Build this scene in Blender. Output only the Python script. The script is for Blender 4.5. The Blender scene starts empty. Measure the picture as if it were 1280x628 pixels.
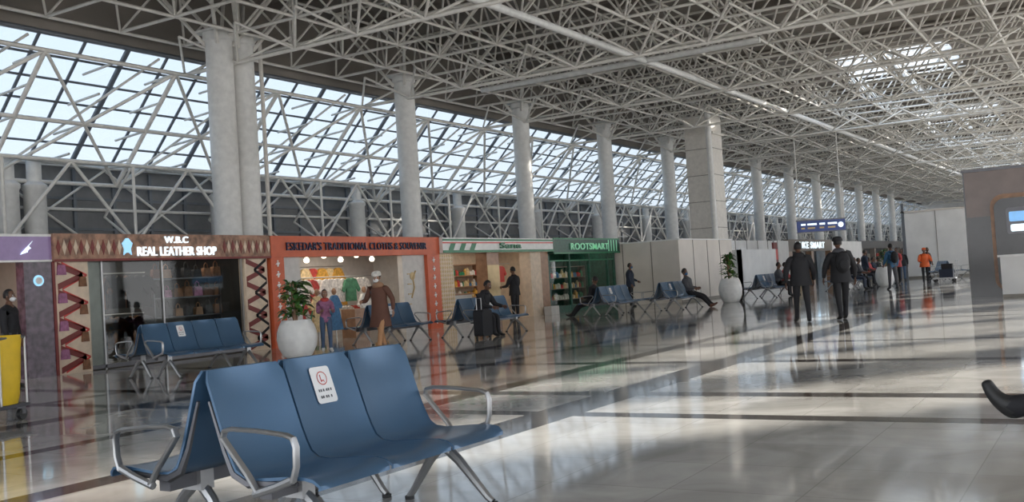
import bpy, math, random
from mathutils import Vector, Matrix
random.seed(7)
sc=bpy.context.scene
sc.view_settings.view_transform='Standard'
sc.view_settings.look='None'
sc.view_settings.exposure=0.52
pi=math.pi
# ---------------------------------------------------------------- materials
MATS={}
def mat(name,col,rough=0.5,metal=0.0,var=0.08,scale=6.0,emit=0.0,coat=0.0,bump=0.0,spec=None):
    if name in MATS: return MATS[name]
    m=bpy.data.materials.new(name); m.use_nodes=True
    nt=m.node_tree; b=nt.nodes['Principled BSDF']
    tc=nt.nodes.new('ShaderNodeTexCoord'); nz=nt.nodes.new('ShaderNodeTexNoise')
    nz.inputs['Scale'].default_value=scale; nz.inputs['Detail'].default_value=4
    nt.links.new(tc.outputs['Object'],nz.inputs['Vector'])
    cr=nt.nodes.new('ShaderNodeValToRGB')
    a=[max(0,c*(1-var)) for c in col]; d=[min(1,c*(1+var)) for c in col]
    cr.color_ramp.elements[0].position=0.3; cr.color_ramp.elements[1].position=0.7
    cr.color_ramp.elements[0].color=(*a,1); cr.color_ramp.elements[1].color=(*d,1)
    nt.links.new(nz.outputs['Fac'],cr.inputs['Fac'])
    nt.links.new(cr.outputs['Color'],b.inputs['Base Color'])
    b.inputs['Roughness'].default_value=rough; b.inputs['Metallic'].default_value=metal
    if spec is not None: b.inputs['Specular IOR Level'].default_value=spec
    if coat: b.inputs['Coat Weight'].default_value=coat; b.inputs['Coat Roughness'].default_value=0.25
    if emit:
        nt.links.new(cr.outputs['Color'],b.inputs['Emission Color']); b.inputs['Emission Strength'].default_value=emit
    if bump:
        bp=nt.nodes.new('ShaderNodeBump'); bp.inputs['Strength'].default_value=bump
        nt.links.new(nz.outputs['Fac'],bp.inputs['Height']); nt.links.new(bp.outputs['Normal'],b.inputs['Normal'])
    MATS[name]=m; return m
def glassmat(name,tint,refl=0.12):
    m=bpy.data.materials.new(name); m.use_nodes=True; nt=m.node_tree
    for n in list(nt.nodes): nt.nodes.remove(n)
    o=nt.nodes.new('ShaderNodeOutputMaterial'); t=nt.nodes.new('ShaderNodeBsdfTransparent'); g=nt.nodes.new('ShaderNodeBsdfGlossy')
    t.inputs['Color'].default_value=(*tint,1); g.inputs['Roughness'].default_value=0.03
    mx=nt.nodes.new('ShaderNodeMixShader'); f=nt.nodes.new('ShaderNodeFresnel'); f.inputs['IOR'].default_value=1.5
    nt.links.new(f.outputs[0],mx.inputs[0]); nt.links.new(t.outputs[0],mx.inputs[1]); nt.links.new(g.outputs[0],mx.inputs[2])
    nt.links.new(mx.outputs[0],o.inputs['Surface']); MATS[name]=m; return m
mat('steel_truss',(0.76,0.73,0.675),0.45,0.0)
mat('steel_dark',(0.15,0.165,0.185),0.5,0.2)
mat('column_paint',(0.74,0.73,0.70),0.45)
mat('column_warm',(0.68,0.64,0.58),0.5)
mat('deck',(0.22,0.195,0.17),0.8,scale=0.6,var=0.15)
mat('wall_dark',(0.20,0.20,0.20),0.8)
mat('wall_light',(0.76,0.755,0.74),0.5,scale=1)
mat('partition',(0.66,0.61,0.55),0.45,scale=1)
mat('seam',(0.25,0.23,0.2),0.6)
mat('bench_blue',(0.062,0.138,0.242),0.28,0.35,coat=0.4,scale=2)
mat('alu',(0.42,0.42,0.42),0.38,0.8)
mat('alu_dark',(0.14,0.14,0.15),0.4,0.7)
mat('black_rubber',(0.02,0.02,0.02),0.5)
mat('white_paint',(0.80,0.80,0.78),0.4)
mat('paper',(0.80,0.80,0.79),0.6,spec=0.2)
mat('red',(0.62,0.05,0.04),0.4)
mat('orange',(0.62,0.12,0.045),0.45)
mat('navy',(0.015,0.02,0.07),0.4)
mat('purple_marble',(0.09,0.06,0.085),0.25,var=0.6,scale=9)
mat('lilac',(0.27,0.19,0.36),0.35,emit=0.1)
mat('sign_brown',(0.30,0.16,0.10),0.45,var=0.55,scale=7)
mat('cream',(0.70,0.56,0.42),0.5,var=0.12)
mat('maroon',(0.20,0.03,0.025),0.5)
mat('glow_white',(0.80,0.92,1.0),0.4,emit=0.7,var=0.01)
mat('glow_blue',(0.35,0.68,0.9),0.4,emit=0.5,var=0.01)
mat('glow_green',(0.35,0.80,0.52),0.4,emit=0.12,var=0.02)
mat('green',(0.02,0.20,0.09),0.4)
mat('dark_green',(0.015,0.085,0.055),0.4,var=0.4,scale=10)
mat('wood',(0.34,0.19,0.11),0.4,var=0.2)
mat('gold',(0.60,0.44,0.22),0.4,0.2)
mat('shop_white',(0.62,0.60,0.57),0.5)
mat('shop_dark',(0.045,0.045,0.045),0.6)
mat('shop_mid',(0.20,0.17,0.14),0.6)
mat('lamp',(1.0,0.88,0.68),0.5,emit=4,var=0.01)
mat('yellow',(0.75,0.50,0.02),0.5,bump=0.3)
mat('leaf',(0.045,0.13,0.03),0.45,var=0.4,scale=14)
mat('leaf_light',(0.13,0.24,0.05),0.45,var=0.3,scale=14)
mat('soil',(0.06,0.04,0.03),0.9)
mat('pot',(0.78,0.78,0.76),0.35)
mat('screen',(0.12,0.30,0.55),0.2,emit=0.8)
mat('kiosk_brown',(0.15,0.10,0.08),0.2,var=0.12,scale=3)
mat('gloss_black',(0.02,0.02,0.022),0.12)
mat('sign_blue',(0.015,0.04,0.18),0.3,emit=0.15)
for i,c in enumerate([(0.5,0.06,0.05),(0.75,0.72,0.66),(0.06,0.18,0.35),(0.65,0.35,0.06),(0.35,0.14,0.25),(0.08,0.25,0.14),(0.03,0.03,0.035),(0.22,0.10,0.05),(0.72,0.55,0.30)]):
    mat('cloth_%d'%i,c,0.7,var=0.3,scale=12)
mat('label_red',(0.5,0.06,0.05),0.7)
glassmat('glass_roof',(0.30,0.335,0.36)); glassmat('glass_shop',(0.80,0.86,0.84))
# people
mat('skin_dark',(0.16,0.08,0.05),0.5); mat('skin_mid',(0.36,0.20,0.13),0.5); mat('hair',(0.012,0.01,0.01),0.6)
mat('p_black',(0.012,0.012,0.015),0.75,bump=0.2); mat('p_navy',(0.02,0.03,0.055),0.7); mat('p_grey',(0.07,0.07,0.08),0.7)
mat('p_brown',(0.13,0.055,0.035),0.75,bump=0.2); mat('p_tan',(0.48,0.25,0.12),0.7); mat('p_jean',(0.07,0.12,0.21),0.7)
mat('p_orange',(0.72,0.12,0.02),0.6); mat('p_blue',(0.03,0.12,0.24),0.6); mat('p_red',(0.45,0.05,0.05),0.6); mat('eye',(0.8,0.8,0.78),0.2)

# floor material
def floor_mat():
    m=bpy.data.materials.new('polished_marble'); m.use_nodes=True; nt=m.node_tree; N=nt.nodes; L=nt.links
    b=N['Principled BSDF']; tc=N.new('ShaderNodeTexCoord'); sp=N.new('ShaderNodeSeparateXYZ'); L.new(tc.outputs['Object'],sp.inputs[0])
    def M(op,a,b_=None,c=None):
        n=N.new('ShaderNodeMath'); n.operation=op
        for i,v in enumerate((a,b_,c)):
            if v is None: continue
            if isinstance(v,(int,float)): n.inputs[i].default_value=v
            else: L.new(v,n.inputs[i])
        return n.outputs[0]
    X=sp.outputs['X'];Y=sp.outputs['Y']
    def near(v,c,w): return M('LESS_THAN',M('ABSOLUTE',M('SUBTRACT',v,c)),w)
    xm=M('MODULO',M('ADD',X,96.0),14.0)
    s=near(Y,4.75,0.26)
    for e in (near(Y,6.6,0.16),near(Y,8.7,0.12),near(Y,10.9,0.2),near(Y,13.0,0.14),near(Y,-1.6,0.15),near(xm,(8.45+96)%14,0.13),near(xm,(9.95+96)%14,0.16),near(xm,(2.6+96)%14,0.10),near(xm,(13.4+96)%14,0.16)): s=M('MAXIMUM',s,e)
    jx=M('LESS_THAN',M('MODULO',M('ADD',X,100.0),0.8),0.008); jy=M('LESS_THAN',M('MODULO',M('ADD',Y,100.0),0.8),0.008); j=M('MAXIMUM',jx,jy)
    nz=N.new('ShaderNodeTexNoise'); nz.inputs['Scale'].default_value=1.1; nz.inputs['Detail'].default_value=9; nz.inputs['Distortion'].default_value=1.2
    L.new(tc.outputs['Object'],nz.inputs['Vector'])
    cr=N.new('ShaderNodeValToRGB'); cr.color_ramp.elements[0].position=0.32; cr.color_ramp.elements[1].position=0.68
    cr.color_ramp.elements[0].color=(0.43,0.42,0.40,1); cr.color_ramp.elements[1].color=(0.70,0.69,0.66,1)
    L.new(nz.outputs['Fac'],cr.inputs[0])
    vor=N.new('ShaderNodeTexWhiteNoise'); sn=N.new('ShaderNodeVectorMath'); sn.operation='SNAP'; sn.inputs[1].default_value=(0.8,0.8,50); L.new(tc.outputs['Object'],sn.inputs[0]); L.new(sn.outputs[0],vor.inputs['Vector'])
    br=N.new('ShaderNodeMix'); br.data_type='RGBA'; br.blend_type='MULTIPLY'; br.inputs[0].default_value=1.0
    tv=M('MULTIPLY_ADD',vor.outputs['Value'],0.16,0.88); cmb=N.new('ShaderNodeCombineColor')
    for i in range(3): L.new(tv,cmb.inputs[i])
    L.new(cr.outputs[0],br.inputs[6]); L.new(cmb.outputs[0],br.inputs[7])
    mx=N.new('ShaderNodeMix'); mx.data_type='RGBA'; L.new(s,mx.inputs[0]); L.new(br.outputs[2],mx.inputs[6])
    n2=N.new('ShaderNodeTexNoise'); n2.inputs['Scale'].default_value=9; L.new(tc.outputs['Object'],n2.inputs['Vector'])
    c2=N.new('ShaderNodeValToRGB'); c2.color_ramp.elements[0].color=(0.015,0.013,0.012,1); c2.color_ramp.elements[1].color=(0.07,0.06,0.055,1); L.new(n2.outputs['Fac'],c2.inputs[0]); L.new(c2.outputs[0],mx.inputs[7])
    m2=N.new('ShaderNodeMix'); m2.data_type='RGBA'; L.new(M('MULTIPLY',j,0.4),m2.inputs[0]); L.new(mx.outputs[2],m2.inputs[6]); m2.inputs[7].default_value=(0.15,0.14,0.13,1)
    L.new(m2.outputs[2],b.inputs['Base Color'])
    n3=N.new('ShaderNodeTexNoise'); n3.inputs['Scale'].default_value=0.7; n3.inputs['Detail'].default_value=6; L.new(tc.outputs['Object'],n3.inputs['Vector'])
    L.new(M('MULTIPLY_ADD',n3.outputs['Fac'],0.16,0.0),b.inputs['Roughness'])
    bp=N.new('ShaderNodeBump'); bp.inputs['Strength'].default_value=0.04; bp.inputs['Distance'].default_value=0.05; L.new(n3.outputs['Fac'],bp.inputs['Height']); L.new(bp.outputs[0],b.inputs['Normal'])
    L.new(M('MULTIPLY_ADD',s,-0.35,0.75),b.inputs['Specular IOR Level']); L.new(M('MULTIPLY_ADD',s,-0.2,0.25),b.inputs['Coat Weight']); b.inputs['Coat Roughness'].default_value=0.04
    MATS['floor']=m
floor_mat()

# ---------------------------------------------------------------- mesh builder
class MB:
    def __init__(s): s.v=[];s.f=[];s.m=[];s.ms=[];s.T=Matrix.Identity(4)
    def mi(s,n):
        if n not in s.ms: s.ms.append(n)
        return s.ms.index(n)
    def add(s,vs,fs,m):
        o=len(s.v); s.v+= [tuple(s.T@Vector(v)) for v in vs]; k=s.mi(m)
        for f in fs: s.f.append([o+i for i in f]); s.m.append(k)
    def box(s,x0,x1,y0,y1,z0,z1,m):
        s.add([(x0,y0,z0),(x1,y0,z0),(x1,y1,z0),(x0,y1,z0),(x0,y0,z1),(x1,y0,z1),(x1,y1,z1),(x0,y1,z1)],
              [(0,3,2,1),(4,5,6,7),(0,1,5,4),(1,2,6,5),(2,3,7,6),(3,0,4,7)],m)
    def tube(s,p,q,r,m,n=8,r2=None,caps=True):
        p=Vector(p);q=Vector(q);d=q-p
        if d.length<1e-6: return
        d.normalize();a=d.orthogonal().normalized();b=d.cross(a); r2=r if r2 is None else r2
        vs=[];
        for c,rr in((p,r),(q,r2)):
            for i in range(n):
                t=2*pi*i/n; vs.append(c+(a*math.cos(t)+b*math.sin(t))*rr)
        fs=[(i,(i+1)%n,n+(i+1)%n,n+i) for i in range(n)]
        if caps: fs+= [tuple(range(n))[::-1],tuple(range(n,2*n))]
        s.add(vs,fs,m)
    def path(s,pts,r,m,n=8,rs=None,flat=1.0,side=None):
        pts=[Vector(p) for p in pts]; vs=[];k=len(pts)
        ref=Vector(side) if side else None
        prev=None
        for i,p in enumerate(pts):
            d=(pts[min(i+1,k-1)]-pts[max(i-1,0)]).normalized()
            if ref is not None: a=(ref-d*ref.dot(d)).normalized()
            elif prev is None: a=d.orthogonal().normalized()
            else: a=(prev-d*prev.dot(d)).normalized()
            prev=a;b=d.cross(a);rr=rs[i] if rs else r
            for j in range(n):
                t=2*pi*j/n; vs.append(p+a*math.cos(t)*rr+b*math.sin(t)*rr*flat)
        fs=[]
        for i in range(k-1):
            for j in range(n): fs.append((i*n+j,i*n+(j+1)%n,(i+1)*n+(j+1)%n,(i+1)*n+j))
        fs+= [tuple(range(n))[::-1],tuple(range((k-1)*n,k*n))]
        s.add(vs,fs,m)
    def prism(s,poly,o,u,v,w,m):
        o=Vector(o);u=Vector(u);v=Vector(v);w=Vector(w);n=len(poly)
        vs=[o+u*a+v*b for a,b in poly]; vs+=[x+w for x in vs]
        fs=[tuple(range(n))[::-1],tuple(range(n,2*n))]+[(i,(i+1)%n,n+(i+1)%n,n+i) for i in range(n)]
        s.add(vs,fs,m)
    def lathe(s,prof,c,m,n=24,sx=1,sy=1):
        c=Vector(c);vs=[];k=len(prof)
        for r,z in prof:
            for j in range(n):
                t=2*pi*j/n; vs.append((c.x+r*sx*math.cos(t),c.y+r*sy*math.sin(t),c.z+z))
        fs=[]
        for i in range(k-1):
            for j in range(n): fs.append((i*n+j,i*n+(j+1)%n,(i+1)*n+(j+1)%n,(i+1)*n+j))
        fs+=[tuple(range(n))[::-1],tuple(range((k-1)*n,k*n))]
        s.add(vs,fs,m)
    def ell(s,c,rx,ry,rz,m,n=14,k=9,fn=None):
        vs=[];c=Vector(c)
        for i in range(k+1):
            ph=-pi/2+pi*i/k
            for j in range(n):
                t=2*pi*j/n; p=Vector((math.cos(ph)*math.cos(t)*rx,math.cos(ph)*math.sin(t)*ry,math.sin(ph)*rz))
                if fn: p=fn(p)
                vs.append(c+p)
        fs=[]
        for i in range(k):
            for j in range(n): fs.append((i*n+j,i*n+(j+1)%n,(i+1)*n+(j+1)%n,(i+1)*n+j))
        s.add(vs,fs,m)
    def build(s,name,parent=None,smooth=True,ang=0.7):
        me=bpy.data.meshes.new(name); me.from_pydata(s.v,[],s.f); me.update()
        for n in s.ms: me.materials.append(MATS[n])
        me.polygons.foreach_set('material_index',s.m)
        if smooth:
            me.shade_smooth(); me.set_sharp_from_angle(angle=ang)
        o=bpy.data.objects.new(name,me); sc.collection.objects.link(o)
        if parent: o.parent=parent
        return o
def empty(name,loc=(0,0,0)):
    e=bpy.data.objects.new(name,None); e.location=loc; sc.collection.objects.link(e); e.empty_display_size=0.3; return e
def text(body,name,parent,x0,x1,y,z,h,m,off=0.004):
    c=bpy.data.curves.new(name,'FONT'); c.body=body; c.size=1; c.extrude=0.02; c.offset=off; c.space_character=1.08
    o=bpy.data.objects.new(name,c); sc.collection.objects.link(o); c.materials.append(MATS[m])
    bpy.context.view_layer.update(); d=o.dimensions
    o.rotation_euler=(pi/2,0,0); o.scale=((x1-x0)/max(d.x,0.01),h/0.72,1); o.location=(x0,y,z); o.parent=parent
    return o
def members(name,segs,m,n=5,parent=None):
    vs=[];fs=[]
    for p,q,r in segs:
        p=Vector(p);q=Vector(q);d=(q-p).normalized();a=d.orthogonal().normalized();b=d.cross(a);o=len(vs)
        for c in(p,q):
            for i in range(n):
                t=2*pi*i/n; vs.append(c+(a*math.cos(t)+b*math.sin(t))*r)
        for i in range(n): fs.append((o+i,o+(i+1)%n,o+n+(i+1)%n,o+n+i))
    me=bpy.data.meshes.new(name); me.from_pydata(vs,[],fs); me.materials.append(MATS[m]); me.shade_smooth()
    o=bpy.data.objects.new(name,me); sc.collection.objects.link(o); o.parent=parent; return o

# ---------------------------------------------------------------- room shell
XE=150.0; XW=-14.0; YS=-13.0
b=MB(); b.box(XW,XE,YS,27.5,-0.2,0,'floor'); b.build('floor',smooth=False)
b=MB(); sky=[(48,54.5),(70,76.5),(92,98.5),(114,120)]
Z0,Z1=10.9,11.1
b.box(XW,XE,YS,6,Z0,Z1,'deck'); b.box(XW,XE,11,23.4,Z0,Z1,'deck')
x=XW
for s0,s1 in sky: b.box(x,s0,6,11,Z0,Z1,'deck'); x=s1
b.box(x,XE,6,11,Z0,Z1,'deck')
for i in range(int((XE-XW)/4)):
    xx=XW+2+i*4
    if any(s0-.2<xx<s1+.2 for s0,s1 in sky): continue
    b.box(xx,xx+0.15,YS,23.3,Z0-0.25,Z0,'deck')
for s0,s1 in sky:
    for k in range(6): xx=s0+(s1-s0)*k/5; b.box(xx-0.05,xx+0.05,6,11,Z0-0.1,Z1,'column_paint')
    b.box(s0,s1,8.4,8.6,Z0-0.1,Z1,'column_paint')
b.build('ceiling',smooth=False)
GB=(26.1,5.58); GT=(23.25,8.5)
b=MB(); b.box(XW,XE,26.1,26.3,0,GB[1],'wall_dark'); b.box(XW,XE,26.0,26.35,GB[1]-0.12,GB[1]+0.06,'column_paint')
x=XW
while x<XE: b.box(x,x+0.1,26.02,26.1,0,5.4,'steel_dark'); x+=1.35
for z in(3.6,4.5): b.box(XW,XE,26.03,26.1,z,z+0.07,'steel_dark')
b.build('wall_north',smooth=False)
b=MB(); b.box(XW,XE,23.2,23.4,8.5,11.1,'deck'); b.build('wall_north_upper',smooth=False)
b=MB(); b.box(XE,XE+0.2,YS,26.3,0,11.1,'wall_light'); b.build('wall_east',smooth=False)
b=MB(); b.box(XW-0.2,XW,YS,26.3,0,0.6,'wall_light'); b.box(XW-0.2,XW,YS,26.3,9.0,11.1,'wall_light')  # unseen wall, openings added so sky light brightens the bench fronts
y=YS
while y<26: b.box(XW-0.2,XW,y,y+0.4,0.6,9.0,'wall_light'); y+=3.9
b.box(XW-0.15,XW-0.05,YS,26.3,4.6,4.7,'steel_dark'); b.build('wall_west',smooth=False)
def gp(x,t,off=0):
    dy=GT[0]-GB[0];dz=GT[1]-GB[1];L=math.hypot(dy,dz)
    ny,nz=-dz/L,dy/L
    return Vector((x,GB[0]+dy*t+ny*off*1.0,GB[1]+dz*t+nz*off*1.0))
WP=empty('window_1')
b=MB(); 
b.add([gp(XW,0),gp(XE,0),gp(XE,1),gp(XW,1)],[(0,1,2,3)],'glass_roof')
gl=b.build('glass',WP,smooth=False)
seg=[]
x=XW; i=0
while x<XE:
    seg.append((gp(x,0,0.03),gp(x,1,0.03),0.045 if i%3 else 0.075)); x+=1.35; i+=1
for t in (0.0,0.17,0.34,0.5,0.67,0.84,1.0): seg.append((gp(XW,t,0.03),gp(XE,t,0.03),0.04 if t not in(0,1) else 0.08))
members('mullions',seg,'steel_dark',4,WP)
seg=[];st=4.05;x=XW+1;k=0
while x+st<XE:
    o=1.0
    for t in (0.0,0.5,1.0):
        seg.append((gp(x,t,o),gp(x+st,t,o),0.06))
    seg.append((gp(x,0,o),gp(x,1,o),0.07)) 
    seg.append((gp(x,0,o),gp(x+st/2,0.5,o),0.05)); seg.append((gp(x+st/2,0.5,o),gp(x+st,0,o),0.05))
    seg.append((gp(x,1,o),gp(x+st/2,0.5,o),0.05)); seg.append((gp(x+st/2,0.5,o),gp(x+st,1,o),0.05))
    for t in(0.25,0.5,0.75,1.0): seg.append((gp(x,t,o),gp(x,t-0.25,0.1),0.035)); seg.append((gp(x+st/2,t,o),gp(x+st/2,t-0.25,0.1),0.035))
    seg.append((gp(x,0,o),gp(x+st,0.98,0.15),0.04))
    for yy in (24.6,):
        seg.append(((x,yy,3.1),(x+st,yy,3.1),0.06)); seg.append(((x,yy,5.4),(x+st,yy,5.4),0.06))
        seg.append(((x,yy,3.1),(x+st/2,yy,5.4),0.05)); seg.append(((x+st/2,yy,5.4),(x+st,yy,3.1),0.05)); seg.append(((x,yy,2.5),(x,yy,5.4),0.05))
        seg.append(((x,yy,5.4),(x,26.0,4.0),0.04)); seg.append(((x,yy,5.4),(x,26.0,5.5),0.04)); seg.append(((x,yy,3.1),(x,26,4.0),0.04))
        seg.append(((x,yy,5.4),(x+st,25.9,5.45),0.04)); seg.append(((x+st,yy,5.4),(x,25.9,5.45),0.04))
        seg.append(((x,25.9,4.2),(x+st,25.9,4.2),0.05)); seg.append(((x,25.9,2.8),(x+st,25.9,5.4),0.04)); seg.append(((x+st,25.9,2.8),(x,25.9,5.4),0.04))
    x+=st
members('truss',seg,'steel_truss',6,WP)
# roof space frame
seg=[];M_=2.2;ZB=8.75;ZT=10.55
x0=XW+1;y0=-12.4
nx=int((XE-x0)/M_);ny=int((23.0-y0)/M_)
for i in range(nx):
    for j in range(ny+1):
        p=Vector((x0+i*M_,y0+j*M_,ZB))
        if i<nx-1: seg.append((p,p+Vector((M_,0,0)),0.05))
        if j<ny: seg.append((p,p+Vector((0,M_,0)),0.05))
        if i<nx-1 and j<ny:
            t=p+Vector((M_/2,M_/2,ZT-ZB))
            for q in (p,p+Vector((M_,0,0)),p+Vector((0,M_,0)),p+Vector((M_,M_,0))): seg.append((q,t,0.036))
            if i<nx-2: seg.append((t,t+Vector((M_,0,0)),0.045))
            if j<ny-1: seg.append((t,t+Vector((0,M_,0)),0.045))
members('roof_space_frame',seg,'steel_truss',5)
seg=[]
for X in [20.3+8.1*k for k in range(-3,16)]:
    y=-12.0
    while y<21:
        seg.append(((X,y,8.0),(X,y+2.2,8.0),0.06)); seg.append(((X,y,8.0),(X-1.1,y+1.1,ZB),0.04)); seg.append(((X,y,8.0),(X+1.1,y+1.1,ZB),0.04))
        seg.append(((X,y+2.2,8.0),(X-1.1,y+1.1,ZB),0.04)); seg.append(((X,y+2.2,8.0),(X+1.1,y+1.1,ZB),0.04)); y+=2.2
members('roof_cross_truss',seg,'steel_truss',5)
b=MB(); b.tube((12,13.65,8.5),(110,11.7,8.5),0.11,'white_paint',12)
b.build('roof_pipe')
b=MB(); b.tube((31.4,9.3,8.5),(31.4,19.9,8.5),0.10,'white_paint',12); b.build('roof_pipe')

# columns
def column(x,y,r=0.36,top=8.9,double=False):
    b=MB()
    def one(cx):
        b.lathe([(r,0),(r,5.0),(r*1.02,5.02),(r*1.02,5.1),(r,5.12),(r,top-0.3),(r*1.15,top-0.25),(r*1.15,top)],(cx,y,0),'column_paint',20)
        b.box(cx-0.5,cx+0.5,y-0.5,y+0.5,top-0.06,top,'column_paint')
        for dx,dy in((1.4,1.2),(-1.4,1.2),(1.4,-1.2),(-1.4,-1.2)): b.tube((cx+dx*.2,y+dy*.2,top-0.4),(cx+dx,y+dy,top+1.4),0.06,'steel_truss',6)
    one(x-0.40 if double else x)
    if double: one(x+0.40); b.tube((x+1.0,y-0.2,0),(x+1.0,y-0.2,top),0.06,'column_warm',8)
    b.build('steel_column')
for k in range(13):
    X=20.5+8.1*k if k>0 else 20.4
    if k==5: continue
    column(X,21.4,0.36 if k else 0.38,double=(k==0))
for k in range(-1,15): 
    b=MB(); 
    X=16.3+7*k
    for dx in ((-0.4,0.4) if k in(0,) else (0,)): b.lathe([(0.30,0),(0.30,4.6),(0.34,4.65),(0.34,4.75),(0.2,4.85),(0.2,5.5)],(X+dx,25.3,0),'column_paint',16)
    b.build('support_column')
b=MB(); 
b.box(46.9,48.3,16.6,18.0,0,8.9,'column_warm')
for z in (3.3,4.6,5.9,7.2): b.box(46.88,48.32,16.58,18.02,z,z+0.03,'seam')
b.box(46.8,48.4,16.5,18.1,7.9,8.0,'column_warm'); b.tube((45.9,16.4,2.6),(45.9,16.4,8.9),0.14,'column_paint',12)
b.build('duct_column',smooth=True)

# right-hand window wall (off camera, lets the sun in)
b=MB(); b.box(XW,XE,YS-0.3,YS,0,0.4,'wall_light'); b.box(XW,XE,YS-0.3,YS,8.9,11.1,'wall_light')
x=XW
k=0
while x<XE:
    b.box(x,x+(1.8 if k%3==1 else 0.5),YS-0.5,YS,0.4,8.9,'wall_light'); x+=4.3; k+=1
b.box(21.0,24.3,YS-0.5,YS,0.4,8.9,'wall_light')  # unseen wide pier, added to keep direct sun off the front bench
b.box(XW,XE,YS-0.12,YS,3.9,4.05,'steel_dark')
b.build('wall_south',smooth=False)

# ---------------------------------------------------------------- shop helpers
YF=18.3; YB=20.7
def shell(b,x0,x1,wall='shop_mid',ceil='shop_dark'):
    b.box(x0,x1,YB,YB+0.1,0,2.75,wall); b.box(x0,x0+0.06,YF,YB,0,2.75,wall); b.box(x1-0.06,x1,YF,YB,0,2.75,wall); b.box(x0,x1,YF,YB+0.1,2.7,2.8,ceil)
def garment(b,x,y,z,m,s=1.0,depth=0.07):
    P=[(-.22,0),(.22,0),(.20,.45),(.34,.28),(.42,.36),(.25,.66),(.08,.72),(0,.67),(-.08,.72),(-.25,.66),(-.42,.36),(-.34,.28),(-.20,.45)]
    b.prism([(a*s,c*s) for a,c in P],(x,y,z),(1,0,0),(0,0,1),(0,depth,0),m)
def dress(b,x,y,z,m,s=1.0):
    P=[(-.34,0),(.34,0),(.15,.75),(.30,.70),(.34,.78),(.14,1.12),(.05,1.15),(-.05,1.15),(-.14,1.12),(-.34,.78),(-.30,.70),(-.15,.75)]
    b.prism([(a*s,c*s) for a,c in P],(x,y,z),(1,0,0),(0,0,1),(0,0.08,0),m)
def bag(b,x,y,z,m,w=0.3,h=0.22):
    b.prism([(-w/2,0),(w/2,0),(w*.42,h*.8),(w*.36,h),(-w*.36,h),(-w*.42,h*.8)],(x,y,z),(1,0,0),(0,0,1),(0,0.11,0),m)
    b.path([(x-w*.25,y+.05,z+h*.95),(x-w*.2,y+.05,z+h*1.4),(x,y+.05,z+h*1.6),(x+w*.2,y+.05,z+h*1.4),(x+w*.25,y+.05,z+h*.95)],0.012,m,5)
def shelf(b,x0,x1,y,zs,m,d=0.35):
    for z in zs: b.box(x0,x1,y,y+d,z,z+0.03,m)
    for x in (x0,x1-0.03): b.box(x,x+0.03,y,y+d,0,zs[-1]+0.03,m)
def zigzag(b,x0,x1,y,z0,z1,n,m,w=0.09):
    h=(z1-z0)/n; 
    for i in range(n):
        za=z0+i*h;zm=za+h/2;zb=za+h
        a,c=(x0,x1)
        b.prism([(a,za),(a,za+w),(c,zm+w/2),(c,zm-w/2)],(0,y,0),(1,0,0),(0,0,1),(0,-0.015,0),m)
        b.prism([(a,zb),(a,zb-w),(c,zm-w/2),(c,zm+w/2)],(0,y,0),(1,0,0),(0,0,1),(0,-0.015,0),m)
def area(name,loc,sx,sy,e,col,rot=(0,0,0)):
    l=bpy.data.lights.new(name,'AREA'); l.shape='RECTANGLE'; l.size=sx;l.size_y=sy;l.energy=e;l.color=col
    o=bpy.data.objects.new(name,l); o.location=loc;o.rotation_euler=rot; sc.collection.objects.link(o); return o

# --- shop 0
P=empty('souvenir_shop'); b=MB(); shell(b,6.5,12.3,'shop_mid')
b.box(6.5,12.3,YF-0.12,YF+0.1,2.3,2.8,'lilac'); b.box(11.7,12.3,YF-0.1,YF+0.15,0,2.3,'purple_marble'); b.box(6.5,12.3,YF-0.13,YF-0.1,2.27,2.31,'white_paint')
b.box(6.5,12.3,YF-0.13,YF-0.11,2.77,2.82,'white_paint')
b.prism([(-.12,0),(.02,.04),(-.03,.1),(.14,.26),(.05,.16),(.1,.12)],(11.75,YF-0.13,2.42),(1,0,0),(0,0,1),(0,-0.02,0),'glow_white')
b.tube((12.0,YF-0.12,1.9),(12.0,YF-0.1,1.9),0.11,'glow_blue',16)
b.tube((12.0,YF-0.13,1.9),(12.0,YF-0.12,1.9),0.07,'paper',16)
shelf(b,9,11.7,20.2,[0.4,0.8,1.2,1.6,2.0],'shop_white')
for z in(0.43,0.83,1.23,1.63):
    x=9.1
    while x<11.5: w=random.uniform(.1,.22); b.box(x,x+w,20.25,20.4,z,z+random.uniform(.15,.3),random.choice(['red','cloth_1','cloth_0','cloth_3','p_blue'])); x+=w+0.03
b.box(9,11.7,20.18,20.22,2.05,2.25,'red'); b.box(9.2,11.4,18.9,19.4,0,0.9,'shop_white'); b.box(9.15,11.45,18.85,19.45,0.9,0.95,'red')
b.build('shop_front',P,False)
area('shop_ceiling_light',(10.5,19.4,2.6),2,1,24,(1,.92,.84))

# --- leather shop
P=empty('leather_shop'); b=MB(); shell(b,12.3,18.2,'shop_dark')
b.box(12.3,18.25,YF-0.2,YF+0.1,2.28,2.83,'sign_brown'); b.box(12.3,18.25,YF-0.22,YF-0.2,2.26,2.31,'maroon')
for k in range(14):
    x=12.4+k*0.13
    if x<13.9: b.prism([(0,-.16),(.05,0),(0,.16),(-.05,0)],(x,YF-0.2,2.55),(1,0,0),(0,0,1),(0,-.01,0),'cream' if k%2 else 'maroon')
for k in range(12):
    x=16.75+k*0.13; b.prism([(0,-.16),(.05,0),(0,.16),(-.05,0)],(x,YF-0.2,2.55),(1,0,0),(0,0,1),(0,-.01,0),'cream' if k%2 else 'maroon')
b.box(12.3,13.12,YF-0.1,YF+0.1,0,2.28,'cream'); zigzag(b,12.42,12.98,YF-0.1,0.02,2.26,4,'maroon',0.12); zigzag(b,12.52,13.08,YF-0.1,0.02,2.26,4,'red',0.04)
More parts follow.
